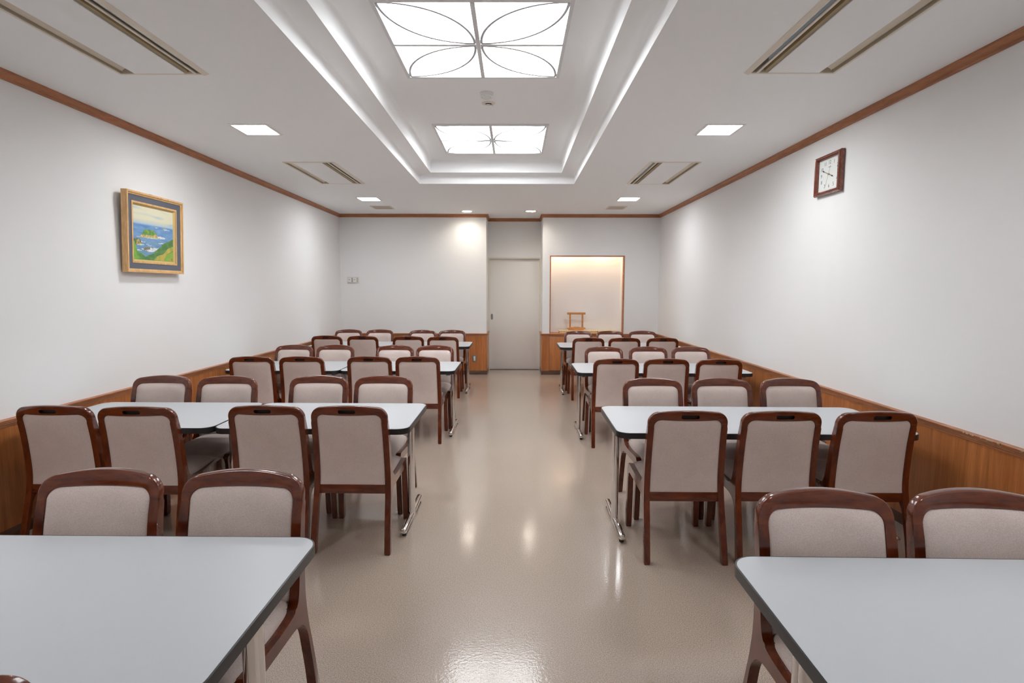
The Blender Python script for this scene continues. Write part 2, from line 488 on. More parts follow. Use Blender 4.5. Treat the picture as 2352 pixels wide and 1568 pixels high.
# smoke detector, sprinkler
t = thing('smoke_detector', 'white round smoke detector between the two flower panels', 'smoke detector', (-.227, 4.60, ZT2))
bm = new(); lathe(bm, [(0, 0), (.055, 0), (.056, -.012), (.050, -.018), (.049, -.028), (.040, -.034), (.040, -.030), (0, -.030)], 36); to_obj('body', bm, mat_white, t)
bm = new(); lathe(bm, [(0, -.031), (.034, -.031), (.032, -.042), (.026, -.046), (0, -.047)], 36); to_obj('sensor_cap', bm, mat_white, t)
t = thing('sprinkler_head', 'recessed cream sprinkler with silver centre beside the smoke detector', 'sprinkler', (-.224, 4.845, ZT2))
bm = new(); lathe(bm, [(.030, -.001), (.030, -.008), (.054, -.004), (.058, 0), (.030, -.001)], 36); to_obj('cover_plate', bm, mat_cream, t)
bm = new(); lathe(bm, [(0, -.001), (.030, -.001), (.030, -.003), (0, -.003)], 24); to_obj('recess', bm, mat_dark, t)
bm = new(); lathe(bm, [(0, -.003), (.008, -.003), (.010, -.010), (.020, -.012), (.020, -.014), (0, -.014)], 20); to_obj('sprinkler_valve', bm, mat_chrome, t)
bm = new(); tube(bm, (.034, .004, -.004), (.036, .004, -.026), .002, 8); to_obj('guard_pin', bm, mat_cream, t)

# ceiling vents
mat_vent = mat('vent_dark', lin(52, 42, 34), .8)
for (a, b, c_, d), nm in zip(VENT, ('small beige ceiling vent grille near the far left corner', 'small beige ceiling vent grille near the far right corner')):
    t = thing('ceiling_vent', nm, 'vent', ((a + b) / 2, (c_ + d) / 2, ZC), 0, 'small ceiling vents')
    hx, hy = (b - a) / 2, (d - c_) / 2; e = .022
    bm = new()
    for q in ((-hx, -hx + e, -hy, hy), (hx - e, hx, -hy, hy), (-hx + e, hx - e, -hy, -hy + e), (-hx + e, hx - e, hy - e, hy)): box(bm, *q, -.005, .001)
    to_obj('frame', bm, mat_beige, t)
    bx('duct_back', (-hx + .012, hx - .012, -hy + .012, hy - .012, .001, .004), mat_vent, t)
    nsl = 15
    for k in range(nsl):
        x = -hx + e + (2 * hx - 2 * e) * (k + .5) / nsl
        bx('slat', (x - .004, x + .004, -hy + e, hy - e, -.003, .001), mat_beige, t)
    for k in range(3):
        y = -hy + (k + 1) * hy / 2
        bx('cross_slat', (-hx + e, hx - e, y - .003, y + .003, -.0015, .001), mat_beige, t)

# ceiling air conditioners
ac_lab = ['slim ceiling air conditioner farther from the camera, left of the tray', 'slim ceiling air conditioner nearest the camera, left of the tray',
          'slim ceiling air conditioner farther from the camera, right of the tray', 'slim ceiling air conditioner nearest the camera, right of the tray']
for (a, b, c_, d, s), nm in zip(AC, ac_lab):
    t = thing('air_conditioner', nm, 'air conditioner', ((a + b) / 2, (c_ + d) / 2, ZC), 0, 'ceiling air conditioners')
    hw, hl = (b - a) / 2, (d - c_) / 2
    X = lambda u: s * (hw - u)                    # u measured from the tray-side edge
    W = 2 * hw
    def cb(name, u0, u1, y0, y1, z0, z1, m, bev=0):
        x0, x1 = sorted((X(u0), X(u1)))
        return bx(name, (x0, x1, y0, y1, z0, z1), m, t, bev=bev)
    bm = new(); e = .016
    def add(u0, u1, y0, y1, z0, z1):
        x0, x1 = sorted((X(u0), X(u1))); box(bm, x0, x1, y0, y1, z0, z1)
    prism(bm, [(X(0), -.002), (X(0), .001), (X(.034), .001), (X(.034), -.010), (X(.028), -.012)], lambda p, q, tt: (p, tt, q), -hl, hl)
    add(W - .014, W, -hl, hl, -.006, .001)
    add(.034, W - .014, -hl, -hl + e, -.006, .001)
    add(.034, W - .014, hl - e, hl, -.006, .001)
    to_obj('frame', bm, mat_beige, t)
    yi0, yi1 = -hl + e, hl - e
    P0, P1 = .034 + .105, W - .014 - .085
    bm = new()
    add(.034, .036, yi0, yi1, -.004, .09)                     # casing of the intake
    add(.034, P0, yi0, yi1, .088, .09)
    to_obj('intake_casing', bm, mat_dark, t)
    cb('intake_slat', .034 + .034, .034 + .050, yi0, yi1, -.006, .003, mat_beige, .002)
    bm = new()
    prism(bm, [(X(P0), .002), (X(P0 - .022), .004), (X(P0 - .034), .03), (X(P0 - .034), .034), (X(P0), .034)], lambda p, q, tt: (p, tt, q), yi0, yi1)
    to_obj('intake_lip', bm, mat('intake_lip', lin(168, 148, 108), .5) if 'intake_lip' not in MATS else MATS['intake_lip'], t)
    cb('intake_end', .036, P0, yi1 - .004, yi1, .0, .088, mat_vane)
    cb('intake_end', .036, P0, yi0, yi0 + .004, .0, .088, mat_vane)
    cb('center_panel', P0, P1, yi0 + .002, yi1 - .002, -.006, .0, mat_ceil, .002)
    # outlet: curved vane in a shallow trough
    bm = new()
    add(P1, W - .014, yi0, yi1, .030, .032)
    add(W - .016, W - .014, yi0, yi1, -.004, .032)
    add(P1, P1 + .002, yi0, yi1, -.004, .032)
    add(P1, W - .014, yi0, yi0 + .003, -.004, .032)
    add(P1, W - .014, yi1 - .003, yi1, -.004, .032)
    to_obj('outlet_trough', bm, mat_vane, t)
    bm = new(); prof = []
    for k in range(9):
        aa = PI / 2 * k / 8
        prof.append((X(P1 + .004 + .050 * math.sin(aa)), .020 - .023 * (1 - math.cos(aa))))
    prof2 = [(p, q + .003) for p, q in prof]
    prism(bm, prof + prof2[::-1], lambda p, q, tt: (p, tt, q), yi0 + .03, yi1 - .03)
    to_obj('outlet_vane', bm, mat_beige, t)

# ------------------------------------------------------------------ furniture: tables
def make_table(wd, dp, label):
    t = thing('folding_table', label, 'table', (0, 0, 0), 0, 'white conference tables')
    hw, hd = wd / 2, dp / 2; Z = .70
    bm = new()
    vs = prism(bm, rrect(-hw, hw, -hd, hd, .075, 10), lambda a, b, tt: (a, b, tt), Z - .034, Z - .0008)
    es = [e for e in bm.edges if abs(e.verts[0].co.z - e.verts[1].co.z) < 1e-6]
    bmesh.ops.bevel(bm, geom=es, offset=.006, segments=3, affect='EDGES', profile=.5)
    to_obj('edge_band', bm, mat_edge, t)
    bm = new()
    prism(bm, rrect(-hw + .005, hw - .005, -hd + .005, hd - .005, .071, 10), lambda a, b, tt: (a, b, tt), Z - .012, Z)
    to_obj('table_top', bm, mat_top, t, smooth=20)
    bm = new()
    box(bm, -hw + .09, hw - .09, -.022, .022, Z - .082, Z - .034, .003)
    for s in (-1, 1): box(bm, s * (hw - .075) - .02, s * (hw - .075) + .02, -hd + .09, hd - .09, Z - .058, Z - .034, .003)
    to_obj('underframe', bm, mat_steel, t)
    for s in (-1, 1):
        x = s * (hw - .055)
        bm = new()
        # column: two flutes rolled into one flat oval tube
        n = 40; ring0, ring1 = [], []
        for i in range(n):
            a = 2 * PI * i / n
            yy = .040 * math.copysign(abs(math.sin(a)) ** .8, math.sin(a))
            xx = .021 * math.copysign(abs(math.cos(a)) ** .8, math.cos(a)) * (1 - .30 * math.exp(-(yy / .008) ** 2))
            ring0.append(bm.verts.new((x + xx, yy, .002))); ring1.append(bm.verts.new((x + xx, yy, Z - .040)))
        for i in range(n): bm.faces.new((ring0[i], ring0[(i + 1) % n], ring1[(i + 1) % n], ring1[i]))
        bm.faces.new(ring0[::-1]); bm.faces.new(ring1)
        leg = to_obj('leg', bm, mat_chrome, t)
        for q in (-1, 1):
            bm = new()
            r = .021; L0, L1 = .036, .295
            prof = []
            zc = .036
            rings = []
            for (yy, rr) in ((L0, r), (L1 - .016, r), (L1 - .007, r * .9), (L1 - .002, r * .68), (L1, r * .35)):
                rings.append([bm.verts.new((x + rr * math.cos(2 * PI * i / 20), q * yy, zc + rr * math.sin(2 * PI * i / 20))) for i in range(20)])
            for A, B in zip(rings, rings[1:]):
                for i in range(20): bm.faces.new((A[i], A[(i + 1) % 20], B[(i + 1) % 20], B[i]))
            bm.faces.new(rings[0]); bm.faces.new(rings[-1])
            to_obj('foot', bm, mat_chrome, leg)
            bm = new(); tube(bm, (x, q * (L1 - .03), 0), (x, q * (L1 - .03), .02), .014, 14)
            to_obj('glide', bm, mat_rubber, leg)
    return t

TABLES = [  # name part, x0, x1, yfar, yaw
    ('L', 1, -1.815, -.645, 1.783, -.006), 
    ('L', 2, -1.796, -.626, 3.957, -.002), ('L', 2, -2.973, -1.803, 3.966, -.002),
    ('L', 3, -1.772, -.602, 6.275, -.002), ('L', 3, -2.949, -1.779, 6.278, -.002),
    ('L', 4, -1.818, -.648, 8.670, 0), ('L', 4, -2.995, -1.825, 8.668, 0),
    ('R', 1, .658, 2.413, 1.648, -.014), ('R', 2, .600, 2.355, 3.872, -.014), ('R', 3, .628, 2.383, 6.180, -.006), ('R', 4, .655, 2.410, 8.585, 0)]
ROWN = {1: 'nearest', 2: 'second', 3: 'third', 4: 'farthest'}
proto = {}
for side, row, x0, x1, yf, yaw in TABLES:
    if side == 'R': lab = 'long white-topped table in the %s row, right of the aisle' % ROWN[row]
    elif row == 1: lab = 'white-topped table filling the lower left corner, nearest row'
    elif x1 > -1: lab = 'white-topped table in the %s row, left of and beside the aisle' % ROWN[row]
    else: lab = 'white-topped table in the %s row, against the left wall' % ROWN[row]
    wd = x1 - x0; k = round(wd, 2)
    if k not in proto:
        t = proto[k] = make_table(k, .75, lab)
    else:
        t = copy_tree(proto[k]); t['label'] = lab
    cx = (x0 + x1) / 2
    ref = x1 if side == 'L' else x0
    t.location = (cx, yf - .375, 0); t.rotation_euler = (0, 0, yaw)

# ------------------------------------------------------------------ furniture: chairs
def spline(pts, n=5):
    out = []
    P = [pts[0]] + list(pts) + [pts[-1]]
    for i in range(1, len(P) - 2):
        p0, p1, p2, p3 = P[i - 1], P[i], P[i + 1], P[i + 2]
        for k in range(n):
            t = k / n
            out.append(tuple(.5 * ((2 * p1[j]) + (-p0[j] + p2[j]) * t + (2 * p0[j] - 5 * p1[j] + 4 * p2[j] - p3[j]) * t * t + (-p0[j] + 3 * p1[j] - 3 * p2[j] + p3[j]) * t ** 3) for j in (0, 1)))
    out.append(tuple(pts[-1]))
    return out

REAR = [(-.297, 0), (-.272, .12), (-.245, .24), (-.225, .32), (-.211, .42), (-.214, .52), (-.232, .68), (-.268, .865)]
FRONT = [(-.234, .865), (-.196, .69), (-.171, .54), (-.156, .465), (-.138, .430), (-.105, .413), (0, .408), (.19, .418), (.226, .415), (.245, .402), (.253, .375), (.251, .28), (.249, 0)]
UNDER = [(.209, 0), (.213, .28), (.213, .325), (.206, .352), (.185, .366), (0, .362), (-.10, .358), (-.148, .350), (-.178, .334), (-.198, .310), (-.213, .278), (-.228, .21), (-.247, .12), (-.264, 0)]
REAR_S, FRONT_S = spline(REAR, 6), spline(FRONT[:4], 6)
def interp(tab, z):
    tab = sorted(tab, key=lambda p: p[1])
    if z <= tab[0][1]: return tab[0][0]
    for a, b in zip(tab, tab[1:]):
        if a[1] <= z <= b[1] and b[1] > a[1]:
            return a[0] + (b[0] - a[0]) * (z - a[1]) / (b[1] - a[1])
    return tab[-1][0]
def y_rear(z): return interp(REAR_S, z)
def y_front(z): return interp(FRONT_S, max(z, .466))
def x_out(z): return .233 - .0095 * min(z, .45) / .45 - .0055 * max(0, z - .45) / .4
POSTW = .034
def smooth01(t): t = max(0., min(1., t)); return t * t * (3 - 2 * t)
BOW = .030
def bow(x, z, w=.2): return -BOW * max(0., 1 - (x / .186) ** 2) * smooth01((z - .40) / .42)

def make_chair(label):
    t = thing('dining_chair', label, 'chair')
    ZJ = .772                                            # finger joint between post and bent top rail
    outline = spline([p for p in REAR], 5)
    outline = [p for p in outline if p[1] <= ZJ] + [(y_rear(ZJ), ZJ), (y_front(ZJ), ZJ)]
    outline += [p for p in spline(FRONT, 5) if p[1] < ZJ or p[0] > -.1]
    outline += spline(UNDER, 5)
    clean = []
    for p in outline:
        if not clean or (abs(p[0] - clean[-1][0]) + abs(p[1] - clean[-1][1])) > .007: clean.append(p)
    for sx in (-1, 1):
        bm = new()
        prism(bm, clean, lambda a, b, tt: (tt, a, b), 0, POSTW)
        es = [e for e in bm.edges if abs(e.verts[0].co.x - e.verts[1].co.x) < 1e-6
              and not (e.verts[0].co.z > ZJ - .001 and e.verts[1].co.z > ZJ - .001)]
        bmesh.ops.bevel(bm, geom=es, offset=.0058, segments=3, affect='EDGES', profile=.5, clamp_overlap=False)
        for v in bm.verts:
            xo = x_out(v.co.z)
            v.co.x = sx * (xo - POSTW + v.co.x)
        def cut(src, co, no, side):
            b2 = src.copy()
            g = b2.verts[:] + b2.edges[:] + b2.faces[:]
            r = bmesh.ops.bisect_plane(b2, geom=g, plane_co=co, plane_no=no, clear_outer=(side < 0), clear_inner=(side > 0))
            es = [e for e in r['geom_cut'] if isinstance(e, bmesh.types.BMEdge)]
            if es: bmesh.ops.holes_fill(b2, edges=es)
            return b2
        zl = .285
        up = cut(bm, (0, 0, zl), (0, 0, 1), 1)
        lo = cut(bm, (0, 0, zl), (0, 0, 1), -1)
        to_obj('side_frame', up, mat_chair, t)
        fr = cut(lo, (0, 0, 0), (0, 1, 0), 1); rr = cut(lo, (0, 0, 0), (0, 1, 0), -1)
        to_obj('leg', fr, mat_chair, t); to_obj('leg', rr, mat_chair, t)
        up_, bm_ = None, None
        lo.free(); bm.free()
    # bent top rail
    xo = x_out(.8); ro, ri = .066, .040
    ztop = .853; ARCH = .012; zin = .812
    outer, inner = [], []
    def zarch(x): return ztop + ARCH * (1 - (x / xo) ** 2)
    left = [(-xo - .001, ZJ), (-xo - .0005, ZJ + .007)]
    li = [(-x_out(ZJ) + POSTW, ZJ), (-xo + POSTW, ZJ + .0)]
    zc = ztop - ro + .004
    na = 8
    o_arc = [(-xo + ro - ro * math.cos(PI / 2 * i / na), zc + ro * math.sin(PI / 2 * i / na)) for i in range(na + 1)]
    xi = -xo + POSTW
    i_arc = [(xi + ri - ri * math.cos(PI / 2 * i / na), zin - ri + ri * math.sin(PI / 2 * i / na)) for i in range(na + 1)]
    nm = 18
    xs0, xs1 = o_arc[-1][0], -o_arc[-1][0]
    o_mid = [(xs0 + (xs1 - xs0) * k / nm, 0) for k in range(1, nm)]
    zedge = o_arc[-1][1]
    o_mid = [(x, zedge + ARCH * (1 - (x / xs0) ** 2)) for x, _ in o_mid]
    x0i, x1i = i_arc[-1][0], -i_arc[-1][0]
    i_mid = [(x0i + (x1i - x0i) * k / nm, zin) for k in range(1, nm)]
    outer = [(-xo, ZJ)] + o_arc + o_mid + [(-x, z) for x, z in o_arc[::-1]] + [(xo, ZJ)]
    inner = [(xi, ZJ)] + i_arc + i_mid + [(-x, z) for x, z in i_arc[::-1]] + [(-xi, ZJ)]
    bm = new(); secs = []
    for (ox, oz), (ix, iz) in zip(outer, inner):
        row = []
        for (x, z, f) in ((ox, oz, 0), (ox, oz, 1), (ix, iz, 1), (ix, iz, 0)):
            zz = min(z, .865)
            y = (y_rear(zz) if f == 0 else y_front(zz)) + bow(x, z, xo)
            row.append(bm.verts.new((x, y, z)))
        secs.append(row)
    for A, B in zip(secs, secs[1:]):
        for i in range(4): bm.faces.new((A[i], A[(i + 1) % 4], B[(i + 1) % 4], B[i]))
    bm.faces.new(secs[0]); bm.faces.new(secs[-1][::-1])
    bmesh.ops.recalc_face_normals(bm, faces=bm.faces)
    es = [e for e in bm.edges if len(e.link_faces) == 2 and e.calc_face_angle() > 1.0
          and not (abs(e.verts[0].co.z - ZJ) < 1e-4 and abs(e.verts[1].co.z - ZJ) < 1e-4)]
    bmesh.ops.bevel(bm, geom=es, offset=.006, segments=3, affect='EDGES', profile=.5, clamp_overlap=True)
    rail = to_obj('top_rail', bm, mat_chair_rail, t)
    # hand grip slot let into the back of the rail
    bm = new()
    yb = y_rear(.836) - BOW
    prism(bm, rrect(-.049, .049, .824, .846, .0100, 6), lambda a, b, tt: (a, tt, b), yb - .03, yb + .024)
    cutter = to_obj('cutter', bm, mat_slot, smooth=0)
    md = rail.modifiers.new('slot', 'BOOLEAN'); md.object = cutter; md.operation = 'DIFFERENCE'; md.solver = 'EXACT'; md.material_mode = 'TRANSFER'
    bpy.context.view_layer.update()
    dg = bpy.context.evaluated_depsgraph_get()
    me = bpy.data.meshes.new_from_object(rail.evaluated_get(dg))
    rail.modifiers.clear(); rail.data = me
    for p in me.polygons: p.use_smooth = True
    me.set_sharp_from_angle(angle=math.radians(35))
    bpy.data.objects.remove(cutter)
    # upholstered back: front cushion and rear panel in one shell
    def pad(name, front):
        zb, zt = (.418, zin + .003) if front else (.386, zin + .003)
        nu, nv = 20, 26; r = .042 if front else .030
        bm = new(); G = []
        for j in range(nv + 1):
            vv = j / nv
            vv = .5 - .5 * math.cos(PI * vv)
            z = zb + (zt - zb) * vv
            W = x_out(z) - POSTW + .001
            hw = W
            if z > zt - r: hw = W - r + math.sqrt(max(0, r * r - (z - (zt - r)) ** 2))
            elif front and z < zb + .02: hw = W - .02 + math.sqrt(max(0, .0004 - (zb + .02 - z) ** 2))
            row = []
            for i in range(nu + 1):
                u = -math.cos(PI * i / nu)
                x = hw * u
                e = (1 - abs(u) ** 8) * (1 - abs(2 * vv - 1) ** 10)
                yc = .5 * (y_rear(z) + y_front(z)) + bow(x, z)
                if front: ys_ = (yc, y_front(z) + bow(x, z) - .006 + .022 * e)
                else: ys_ = (yc, y_rear(z) + bow(x, z) + .006 - .0055 * e)
                row.append((bm.verts.new((x, ys_[0], z)), bm.verts.new((x, ys_[1], z))))
            G.append(row)
        for j in range(nv):
            for i in range(nu):
                for k in (0, 1):
                    bm.faces.new((G[j][i][k], G[j][i + 1][k], G[j + 1][i + 1][k], G[j + 1][i][k]))
        for j in range(nv):
            for i in (0, nu): bm.faces.new((G[j][i][0], G[j][i][1], G[j + 1][i][1], G[j + 1][i][0]))
        for i in range(nu):
            for j in (0, nv): bm.faces.new((G[j][i][0], G[j][i + 1][0], G[j][i + 1][1], G[j][i][1]))
        bmesh.ops.remove_doubles(bm, verts=bm.verts, dist=1e-5)
        to_obj(name, bm, mat_fab, t, smooth=50)
    pad('backrest', True); pad('back_panel', False)
    xb = x_out(.36) - POSTW + .004
    bx('back_rail', (-xb, xb, y_rear(.36) + .004, y_rear(.36) + .026, .334, .387), mat_chair_rail, t, bev=.003)
    xb = x_out(.36) - POSTW + .004
    bx('front_rail', (-xb, xb, .205, .232, .335, .385), mat_chair_rail, t, bev=.003)
    # seat cushion with a rolled front edge
    bm = new(); nx, ny = 16, 20; G = []
    y0, y1 = -.168, .250
    for j in range(ny + 1):
        vv = .5 - .5 * math.cos(PI * j / ny); y = y0 + (y1 - y0) * vv
        hw = x_out(.42) - POSTW + .004 - .012 * smooth01((y - .20) / .06)
        row = []
        for i in range(nx + 1):
            u = -math.cos(PI * i / nx); x = hw * u
            eu = (1 - abs(u) ** 5); ev = 1 - max(0, (vv - .72) / .28) ** 2.2 * .85
            ev *= 1 - max(0, (.06 - vv) / .06) ** 2 * .4
            zt_ = .412 + .040 * (eu ** .5) * ev + .006 * (1 - u * u) * ev
            row.append((bm.verts.new((x, y, .370)), bm.verts.new((x, y, zt_))))
        G.append(row)
    for j in range(ny):
        for i in range(nx):
            for k in (0, 1): bm.faces.new((G[j][i][k], G[j][i + 1][k], G[j + 1][i + 1][k], G[j + 1][i][k]))
        for i in (0, nx): bm.faces.new((G[j][i][0], G[j][i][1], G[j + 1][i][1], G[j + 1][i][0]))
    for i in range(nx):
        for j in (0, ny): bm.faces.new((G[j][i][0], G[j][i + 1][0], G[j][i + 1][1], G[j][i][1]))
    to_obj('seat', bm, mat_fab, t, smooth=50)
    return t

# rows: (side, row, facing) -> chair centres, listed outward from the aisle
CH = {('L', 1, 'F'): [(-.976, 1.690), (-1.484, 1.690)], ('L', 1, 'B'): [(-1.052, 1.146)],
      ('L', 2, 'B'): [(-.938, 3.350), (-1.414, 3.355), (-2.138, 3.318), (-2.613, 3.335)],
      ('L', 2, 'F'): [(-.986, 3.885), (-1.474, 3.890), (-2.142, 3.855), (-2.652, 3.872)],
      ('L', 3, 'B'): [(-.950, 5.645), (-1.427, 5.650), (-2.090, 5.627), (-2.578, 5.618)],
      ('L', 3, 'F'): [(-.920, 6.180), (-1.394, 6.180), (-2.092, 6.195), (-2.572, 6.190)],
      ('L', 4, 'B'): [(-1.001, 7.940), (-1.494, 7.985), (-2.137, 8.025), (-2.651, 8.045)],
      ('L', 4, 'F'): [(-1.002, 8.620), (-1.472, 8.610), (-2.175, 8.690), (-2.678, 8.690)],
      ('R', 1, 'F'): [(1.006, 1.512), (1.502, 1.512)],
      ('R', 2, 'B'): [(.958, 3.248), (1.474, 3.250), (1.994, 3.246)],
      ('R', 2, 'F'): [(1.025, 3.812), (1.532, 3.815), (2.040, 3.822)],
      ('R', 3, 'B'): [(.977, 5.522), (1.461, 5.530), (1.962, 5.500)],
      ('R', 3, 'F'): [(1.030, 6.083), (1.538, 6.094), (2.027, 6.094)],
      ('R', 4, 'B'): [(1.013, 7.815), (1.513, 7.828), (2.038, 7.840)],
      ('R', 4, 'F'): [(1.003, 8.495), (1.513, 8.509), (2.023, 8.522)]}
POS = {0: 'nearest the aisle', 1: 'second from the aisle', 2: 'third from the aisle', 3: 'beside the left wall'}
chair0 = None
for (side, row, fc), lst in CH.items():
    for i, (x, y) in enumerate(lst):
        sd = 'left' if side == 'L' else 'right'
        face = 'back turned to camera' if fc == 'B' else 'chair facing the camera'
        pos = 'beside the right wall' if (side == 'R' and i == 2) else POS[i]
        if (side, row, fc) == ('L', 1, 'B'):
            lab = 'wooden chair with only its top rail showing in the bottom left corner'
        elif fc == 'B': lab = 'wooden chair, back to the camera, %s table row, %s side, %s' % (ROWN[row], sd, pos)
        else: lab = 'wooden chair facing the camera, %s table row, %s side, %s' % (ROWN[row], sd, pos)
        if chair0 is None:
            c = chair0 = make_chair(lab)
        else:
            c = copy_tree(chair0); c['label'] = lab
        c['group'] = 'wooden chairs around the tables'
        c.location = (x, y, 0)
        c.rotation_euler = (0, 0, (0 if fc == 'B' else PI) + math.radians(random.uniform(-1.3, 1.3)))

# ------------------------------------------------------------------ on the walls
# painting
PW, PH = .73, .636
pt = thing('framed_painting', 'framed seascape painting with green islands on the left wall', 'painting', (XL + .004, 4.707, 1.655), 0)
pt.rotation_euler = (0, math.radians(2.3), 0)     # hangs with its top leaning out from the wall
# local: x out of wall, y along wall (+ = away from camera), z up
def frame_ring(name, w0, w1, d0, d1, m, bevel=.002, slope=None):
    """rectangular ring between insets w0 and w1, from depth d0 to d1 (d1 at the outer, slope at the inner edge)"""
    bm = new(); di = d1 if slope is None else slope
    for (a, b, e0, e1) in ((-PW / 2, PW / 2, 0, 0),):
        rings = []
        for wv, d in ((w0, d0), (w0, d1), (w1, di), (w1, d0)):
            rings.append([bm.verts.new((d, y, z)) for y, z in ((-PW / 2 + wv, wv), (PW / 2 - wv, wv), (PW / 2 - wv, PH - wv), (-PW / 2 + wv, PH - wv))])
        for k in range(4):
            A, B = rings[k], rings[(k + 1) % 4]
            for i in range(4): bm.faces.new((A[i], A[(i + 1) % 4], B[(i + 1) % 4], B[i]))
    return to_obj(name, bm, m, pt, smooth=20)
frame_ring('outer_frame', 0, .014, .012, .060, mat_frame)
frame_ring('outer_frame', .014, .028, .012, .054, mat_frame, slope=.050)
frame_ring('fabric_mat', .028, .074, .012, .046, mat_matt, slope=.040)
frame_ring('inner_frame', .074, .089, .012, .044, mat_frame)
frame_ring('inner_frame', .089, .104, .012, .038, mat('gold_bevel', lin(214, 186, 122), .4, .2), slope=.026)
bx('hanger', (.006, .012, -.02, .02, PH - .01, PH + .012), mat_steel, pt)
# canvas, painted per vertex
SKQ = [(360, 310), (965, 430), (985, 1185), (385, 1145)]      # corners of the painter's sketch sheet: TL TR BR BL
def homog(src):
    import numpy as np
    A = []
    for (x, y), (u, v) in zip(src, ((0, 1), (1, 1), (1, 0), (0, 0))):
        A.append([x, y, 1, 0, 0, 0, -u * x, -u * y, -u]); A.append([0, 0, 0, x, y, 1, -v * x, -v * y, -v])
    return np.linalg.svd(np.array(A, float))[2][-1].reshape(3, 3)
HM = homog(SKQ)
def uvp(p):
    q = HM @ [p[0], p[1], 1]; return (q[0] / q[2], q[1] / q[2])
def poly(*ps): return [uvp(p) for p in ps]
def inside(P, x, y):
    c = False; n = len(P)
    for i in range(n):
        (x0, y0), (x1, y1) = P[i], P[i - 1]
        if (y0 > y) != (y1 > y) and x < (x1 - x0) * (y - y0) / (y1 - y0) + x0: c = not c
    return c
from mathutils import noise as mn
def nz(x, y, s, o=0): return mn.noise(Vector((x * s + o, y * s + 3.1 * o, o)))
isl = poly((500, 775), (520, 745), (550, 690), (570, 683), (595, 695), (620, 688), (650, 700), (690, 705), (710, 740), (735, 775), (752, 805), (740, 825), (640, 815), (540, 810), (475, 800))
isl_rock = poly((470, 800), (505, 775), (560, 772), (620, 778), (680, 785), (712, 765), (735, 778), (755, 806), (740, 828), (640, 818), (540, 812))
cliff = poly((370, 795), (395, 825), (450, 830), (490, 845), (500, 885), (518, 915), (490, 922), (430, 920), (425, 940), (370, 935))
cliff_t = poly((440, 850), (470, 835), (480, 870), (515, 915), (490, 922), (430, 918))
lslope = poly((370, 845), (405, 880), (425, 930), (435, 985), (450, 1025), (500, 1050), (550, 1090), (575, 1110), (540, 1160), (370, 1160))
rhill = poly((990, 825), (900, 880), (830, 905), (790, 960), (720, 1020), (690, 1060), (600, 1090), (530, 1150), (700, 1175), (1000, 1200))
yel = poly((990, 950), (900, 980), (870, 1030), (830, 1070), (760, 1090), (690, 1160), (850, 1175), (875, 1080), (990, 1005))
rgreen = poly((875, 1085), (990, 1015), (1000, 1200), (840, 1180))
rock = poly((530, 985), (580, 970), (600, 962), (635, 970), (640, 995), (590, 1005), (540, 1003))
rock2 = poly((660, 975), (670, 967), (684, 972), (680, 981))
foam = [poly((428, 792), (480, 797), (478, 803), (440, 802)), poly((745, 798), (800, 800), (862, 822), (855, 838), (790, 838), (755, 826)),
        poly((560, 813), (760, 830), (740, 836), (600, 824)), poly((498, 872), (566, 878), (560, 886), (505, 886)), poly((480, 912), (548, 918), (540, 930), (440, 930)),
        poly((512, 985), (560, 975), (660, 975), (772, 980), (745, 1000), (690, 1035), (640, 1036), (600, 1025), (590, 1008), (530, 1004)),
        poly((436, 1000), (522, 1006), (515, 1014), (445, 1012)), poly((755, 895), (850, 900), (845, 910), (770, 910)), poly((575, 910), (625, 915), (618, 921), (580, 919)), poly((590, 935), (660, 938), (655, 945), (600, 943)),
        poly((700, 655), (745, 660), (770, 674), (720, 668)), poly((815, 688), (880, 692), (935, 706), (850, 702))]
smalls = [poly((706, 660), (720, 655), (742, 664), (735, 670)), poly((820, 690), (835, 676), (855, 675), (872, 690), (850, 696))]
hor = (uvp((365, 585)), uvp((968, 680)))
